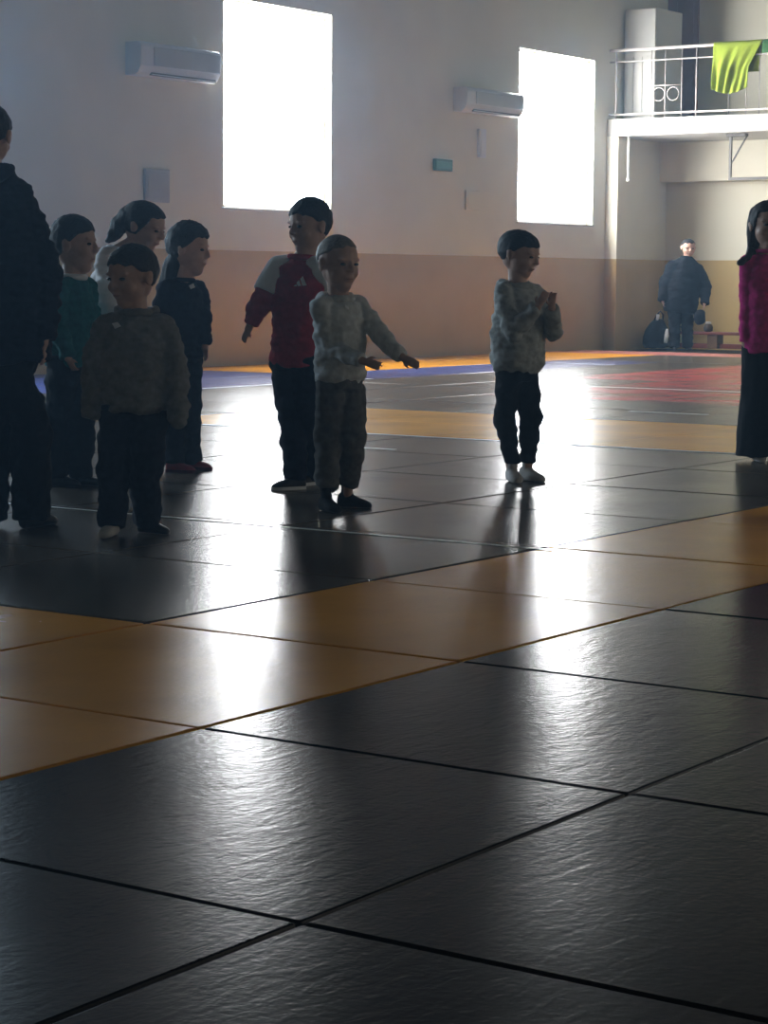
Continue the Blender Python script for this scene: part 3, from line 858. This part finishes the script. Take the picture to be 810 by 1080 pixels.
# boy in the grey-green hoodie, hands together
person(dict(label='boy in grey-green hoodie and black trousers clasping raised hands, standing alone', feet=[(540, 508, 12), (556, 507, 40)],
    body=42, pelvis=(546, 394), neck=(547, 300), head=(548, 268, 48, 36, 62, 13), sh=23, hip=11.5, drop=10, foot=36, hand=22, palm=170, palm2=10, curl=.55,
    arms=[((541, 350, -.16), (567, 324, -.21), (578, 306, -.21)), ((584, 350, .00), (582, 324, -.14), (583, 304, -.17))],
    knees=[(532, 442), (560, 442)], hair='short', hair_mat='hair_black', seed=3,
    trousers=dict(mat='black_cloth', r=(13.5, 11, 9.5, 7.5), hipw=24, hipd=20, hem=20, cuff=8.5, fold=.014),
    top=dict(name='hoodie', mat='grey_green', secs=[(.02, 24, 20), (.12, 29, 25), (.38, 29, 25), (.7, 28, 22), (.92, 22, 16), (.98, 12, 11)], sleeve=(10.5, 9.5, 7.5), hood=9, cover=.92, cuff=7.5, fold=.014),
    shoes=SOCKP))
# boy in the red shirt
m = person(dict(label='boy in red shirt with white shoulder panels swinging one arm, black trousers', feet=[(312, 516, -62), (329, 511, -40)],
    body=-28, pelvis=(312, 380), neck=(318, 272), head=(326, 238.5, 59, 38, -52, 5), sh=27, hip=13, drop=12, foot=38, hand=18, curl=.5,
    arms=[((272, 326, .0), (262, 347, .0), (256, 360, .0)), ((349, 330, .08), (346, 362, .05), (346, 378, .0))],
    knees=[(309, 446), (322, 446)], hair='short', hair_mat='hair_black', seed=4,
    trousers=dict(mat='blue_black', r=(17, 14.5, 13, 11.5), hipw=25, hipd=22, hem=8, fold=.012),
    top=dict(name='shirt', mat='red', secs=[(-.05, 26, 22), (.1, 27, 23), (.4, 27.5, 22), (.72, 30, 21), (.9, 24, 15), (.98, 12, 10)], sleeve=(10.5, 11.5, 8), cover=.75, collar=3, collar_mat='red', fold=.012),
    shoes=dict(name='shoe', mat='shoe_black', sole='sole_white', high=14),
    decals=[dict(name='emblem', mat='white_cloth', polys=[((309.5, 301.5), (312.5, 299.8), (313.2, 301.8), (311, 302)), ((312.5, 298), (315.6, 295.6), (317.6, 301.5), (314.2, 301.8)), ((316.5, 294), (319.4, 291.4), (323.5, 301), (318.8, 301.4))])]))
for k_, (p, e, w_, h_) in enumerate(m['arms']):
    s = m['s']; nk_ = m['nk'].lerp(p, .35) - m['up']*1*s
    el = p.lerp(e, .62)
    fuse('sleeve_panel', chain([nk_, p, p.lerp(e, .35), el], [9.5*s, 13.6*s, 15.2*s, 15.0*s], False) + [ball(p, 13.6*s)], .009, 3, 'white_cloth', m['top'], m['org'], 0)
# boy in the dark grey sweatshirt, nearest
person(dict(label='boy in dark grey sweatshirt with long sleeves and arms hanging, looking aside', feet=[(118, 565, -12), (155, 562, 58)],
    body=4, pelvis=(142, 424), neck=(143, 328), head=(139, 292, 66, 46, -42, 8), sh=31, hip=17, drop=18, foot=40, hand=18, palm_in=True,
    arms=[((99, 380, -.02), (96, 424, -.04), (97, 440, -.04)), ((186, 384, -.02), (188, 430, -.04), (187, 446, -.04))],
    knees=[(120, 494), (154, 494)], hair='short', hair_mat='hair_brown', seed=5,
    trousers=dict(mat='denim', r=(20, 17, 15.5, 14), hipw=32, hipd=25, hem=9, fold=.014),
    top=dict(name='sweatshirt', mat='grey_hoodie', secs=[(-.10, 35, 26), (.0, 37.5, 28), (.35, 38, 27), (.66, 36, 25), (.84, 29, 18), (.98, 15, 13)], sleeve=(13, 11.5, 10), cover=1.5, hood=10, fold=.016),
    shoes=[dict(name='sock', mat='sock_pale', high=14), dict(name='shoe', mat='shoe_black', high=14)],
    decals=[dict(name='emblem', mat='white_cloth', polys=[((118, 341), (124, 339.5), (128, 344), (121, 347))])]))
# boy in the teal sweater
person(dict(label='boy in teal sweater and black trousers seen side-on beside the dark jacketed adult', feet=[(60, 513, 82), (84, 512, 80)],
    body=62, pelvis=(74, 384), neck=(77, 293), head=(79, 258, 61, 39, 78, 0), sh=25, hip=12, drop=11, foot=36, hand=18, palm_in=True,
    arms=[((62, 345, -.12), (72, 378, -.16), (80, 394, -.16)), ((97, 345, .06), (100, 376, .02), (104, 390, .0))],
    knees=[(62, 450), (85, 450)], hair='short', hair_mat='hair_black', seed=6,
    trousers=dict(mat='black_cloth', r=(17, 15, 13, 11), hipw=26, hipd=22, hem=9, fold=.014),
    top=dict(name='sweater', mat='teal', secs=[(-.02, 26, 23), (.1, 27, 24), (.4, 27, 23), (.7, 27, 22), (.9, 22, 15), (.98, 12, 10)], sleeve=(11, 10, 8), cover=.95, collar=3.5, collar_mat='white_cloth', fold=.013),
    shoes=dict(name='shoe', mat='shoe_black', high=13)))
# girl in the white shirt, bending
person(dict(label='girl in white shirt with dark ponytail leaning forward behind the other children', feet=[(118, 506, 70), (136, 505, 70)],
    body=68, pelvis=(108, 362, .0), neck=(126, 264, 0), head=(152, 239, 50, 38, 72, 18), sh=23, hip=12, drop=10, foot=34, hand=17, palm_in=True,
    arms=[((112, 322, -.12), (132, 345, -.14), (142, 352, -.14)), ((140, 318, .08), (156, 340, .05), (164, 348, .05))],
    knees=[(120, 435), (133, 435)], hair='long', hair_mat='hair_black', seed=7,
    tress=[[(136, 228, 0, 11), (126, 238, 0, 9), (119, 248, 0, 6), (114, 254, 0, 3)]], tress_name='ponytail',
    trousers=dict(mat='charcoal', r=(16, 13, 11, 9), hipw=24, hipd=22, hem=9, fold=.012),
    top=dict(name='shirt', mat='white_cloth', secs=[(-.05, 24, 22), (.1, 26, 23), (.4, 26, 22), (.7, 26, 21), (.9, 22, 14), (.98, 11, 9)], sleeve=(11, 9.5, 7.5), cover=.9, collar=3, fold=.014),
    shoes=dict(name='shoe', mat='shoe_black', high=13)))
# child with dark curly hair and red shoes
person(dict(label='child in dark shirt and navy trousers with red shoes and thick curly hair', feet=[(184, 498, 72), (201, 495, 75)],
    body=48, pelvis=(190, 372), neck=(193, 296), head=(200, 263, 55, 35, 74, 4), sh=23, hip=11, drop=10, foot=33, hand=17, palm_in=True,
    arms=[((167, 340, -.06), (172, 372, -.12), (176, 386, -.14)), ((214, 338, .0), (216, 366, -.02), (219, 384, -.02))],
    knees=[(183, 437), (198, 437)], hair='curly', hair_mat='hair_black', seed=8,
    tress=[[(190, 270, .02, 12), (182, 288, .02, 11), (176, 302, .02, 8)]], tress_name='hair_lock',
    trousers=dict(mat='navy', r=(15, 13.5, 12, 10.5), hipw=23, hipd=20, hem=9, fold=.012),
    top=dict(name='shirt', mat='blue_black', secs=[(-.05, 23, 20), (.1, 25, 21), (.4, 25.5, 21), (.7, 26, 20), (.9, 21, 14), (.98, 11, 9)], sleeve=(10, 9, 7), cover=.9, collar=2.5, fold=.013),
    shoes=dict(name='shoe', mat='shoe_red', sole='dark_red', high=12), decals=[dict(name='emblem', mat='light_grey', polys=[((199, 301), (204, 299), (206, 303), (201, 305))])]))
# adult in dark jacket at the edge
person(dict(label='adult in dark navy hooded jacket and black trousers, cut off by the frame', feet=[(-12, 556, -150), (33, 556, 150)],
    body=172, pelvis=(8, 345), neck=(-8, 182), head=(-14, 143, 66, 50, 172, 6), sh=34, hip=20, drop=10, foot=54, hand=27, palm_in=True, limb=1.25,
    arms=[((49, 290, .0), (46, 362, -.06), (48, 388, -.06), (18, 207, 0)), ((-52, 290, .0), (-46, 362, -.05), (-40, 388, -.05), (-34, 207, 0))],
    knees=[(-12, 450), (32, 450)], hair='short', hair_mat='hair_black', seed=9,
    trousers=dict(mat='black_cloth', r=(25, 22, 20, 19), hipw=40, hipd=30, hem=9, fold=.016),
    top=dict(name='jacket', mat='navy', secs=[(-.22, 42, 34), (-.05, 44, 35), (.3, 46, 34), (.62, 42, 30), (.86, 35, 25), (.97, 24, 20), (1.03, 20, 18)], sleeve=(17, 17, 13), cover=.93, hood=13, fold=.018),
    shoes=dict(name='shoe', mat='shoe_black', high=18)))
# girl in the magenta top
person(dict(label='girl in magenta top and long black skirt with long dark hair at the edge', feet=[(798, 486, 5), (817, 486, 20)],
    body=12, pelvis=(808, 368), neck=(808, 266), head=(810, 238, 50, 36, 8, 0), sh=20, hip=12, drop=10, foot=32, hand=17, palm_in=True,
    arms=[((788, 322, .0), (786, 362, -.03), (786, 381, -.05)), ((831, 322, .0), (833, 362, -.03), (833, 380, -.05))],
    knees=[(797, 430), (817, 430)], hair='long', hair_mat='hair_brown', seed=10,
    tress=[[(800, 226, .03, 10), (797, 248, .03, 9), (794, 264, .02, 6), (789, 272, -.08, 2.9), (780, 277.5, -.10, 1.8)], [(818, 226, .03, 10), (822, 248, .03, 9), (824, 268, .02, 6)], [(809, 225, .06, 12), (809, 250, .08, 11), (809, 270, .09, 8)]], tress_name='long_hair',
    trousers=dict(name='skirt', mat='black_cloth', r=(14, 11, 10, 9), hipw=22, hipd=17, hem=12, fold=.010, fscale=(20, 20, 5),
                  skirt=dict(hem=(806, 480), r=(22, 26, 29, 31))),
    top=dict(name='blouse', mat='magenta', secs=[(-.04, 25, 20), (.15, 23.5, 18.5), (.4, 21, 16), (.72, 23, 16), (.9, 20, 13), (.98, 10, 9)], sleeve=(8.5, 8, 6.5), cover=.95, collar=2.5, fold=.010),
    shoes=dict(name='shoe', mat='sock_pale', high=8)))
# man at the far end
m = person(dict(k=.42, label='man in bulky dark navy coat standing in front of the bench at the end wall', feet=[(711.5, 369.3, -8), (725, 369.3, 14)],
    body=5, pelvis=(718, 322), neck=(724, 272.5), head=(726, 261.5, 19, 14.5, 8, 8), sh=12.5, hip=7, drop=10, foot=12, hand=7.5, palm_in=True, curl=.8,
    arms=[((701, 300, .0), (699, 318, -.1), (700, 325, -.1)), ((743.5, 303, .0), (743, 321, -.1), (742, 329, -.12))],
    knees=[(711.5, 345), (725, 345)], hair='crop', hair_mat='hair_black', seed=11, skin='skin',
    trousers=dict(mat='black_cloth', r=(7, 6, 5.5, 5.2), hipw=14, hipd=11, hem=3, fold=.016),
    top=dict(name='coat', mat='coat_black', secs=[(-.15, 17, 12), (.05, 18, 12.5), (.4, 18, 12), (.7, 15.5, 11.5), (.86, 11, 9.5), (1.0, 7, 6.5)], sleeve=(7, 6.5, 4.8), cover=.95, collar=2.6, collar_up=.3, fold=.018, fscale=(7, 7, 11)),
    shoes=dict(name='shoe', mat='shoe_black', high=4)))
# dark cap held in his hand
s = m['s']; hw_ = m['arms'][1][2]; c = at_depth(738.5, 333.5, m['D0'] - .17)
r = fuse('cloth_cap', [ellipsoid(c, [RT*5.4*s, HD*4*s, UP*7*s]), ellipsoid(c + RT*.6*s - UP*4.5*s, [RT*5.2*s, HD*3.6*s, UP*4*s]), cone(at_depth(742, 328.5, m['D0'] - .14), 2.4*s, c, 4.5*s)], .015, 3, 'black_cloth', None, c.copy(), .03, (7, 7, 7), 6)
tag(r, 'dark crumpled cap hanging from the hand of the man in the coat', 'cap')

# ------------------------------------------------------------------ CAMERA, WORLD
cd = bpy.data.cameras.new('camera'); co = bpy.data.objects.new('camera', cd); COL.objects.link(co)
c_, s_ = math.cos(PIT), math.sin(PIT)
fwd = HD*c_ - UP*s_; upv = HD*s_ + UP*c_
cr, sr = math.cos(ROL), math.sin(ROL)
xr = RT*cr - (-upv)*(-sr) if False else RT*cr + upv*sr
# image is rotated by ROL: picture-right axis and picture-up axis
xa = RT*cr + upv*sr
ya_ = upv*cr - RT*sr
rot = Matrix((xa, ya_, -fwd)).transposed()
co.matrix_world = Matrix.Translation(CAM) @ rot.to_4x4()
cd.sensor_fit = 'AUTO'; cd.sensor_width = 36; cd.lens = F_PX/1080*36; cd.clip_start = .05; cd.clip_end = 200
scene.camera = co
w = bpy.data.worlds.new('world'); scene.world = w; w.use_nodes = True
w.node_tree.nodes['Background'].inputs['Color'].default_value = (.6, .75, 1, 1); w.node_tree.nodes['Background'].inputs['Strength'].default_value = .5
vs_ = w.node_tree.nodes.new('ShaderNodeVolumeScatter')       # bluish haze added to give the lens-flare veil around the windows
vs_.inputs['Color'].default_value = (.42, .70, 1, 1); vs_.inputs['Density'].default_value = .0030; vs_.inputs['Anisotropy'].default_value = .70
w.node_tree.links.new(vs_.outputs['Volume'], w.node_tree.nodes['World Output'].inputs['Volume'])
scene.view_settings.view_transform = 'Standard'; scene.view_settings.look = 'None'; scene.view_settings.gamma = 1
scene.view_settings.exposure = 0.0
try: scene.view_settings.use_curve_mapping = False
except Exception: pass
scene.cycles.max_bounces = 8; scene.cycles.diffuse_bounces = 5
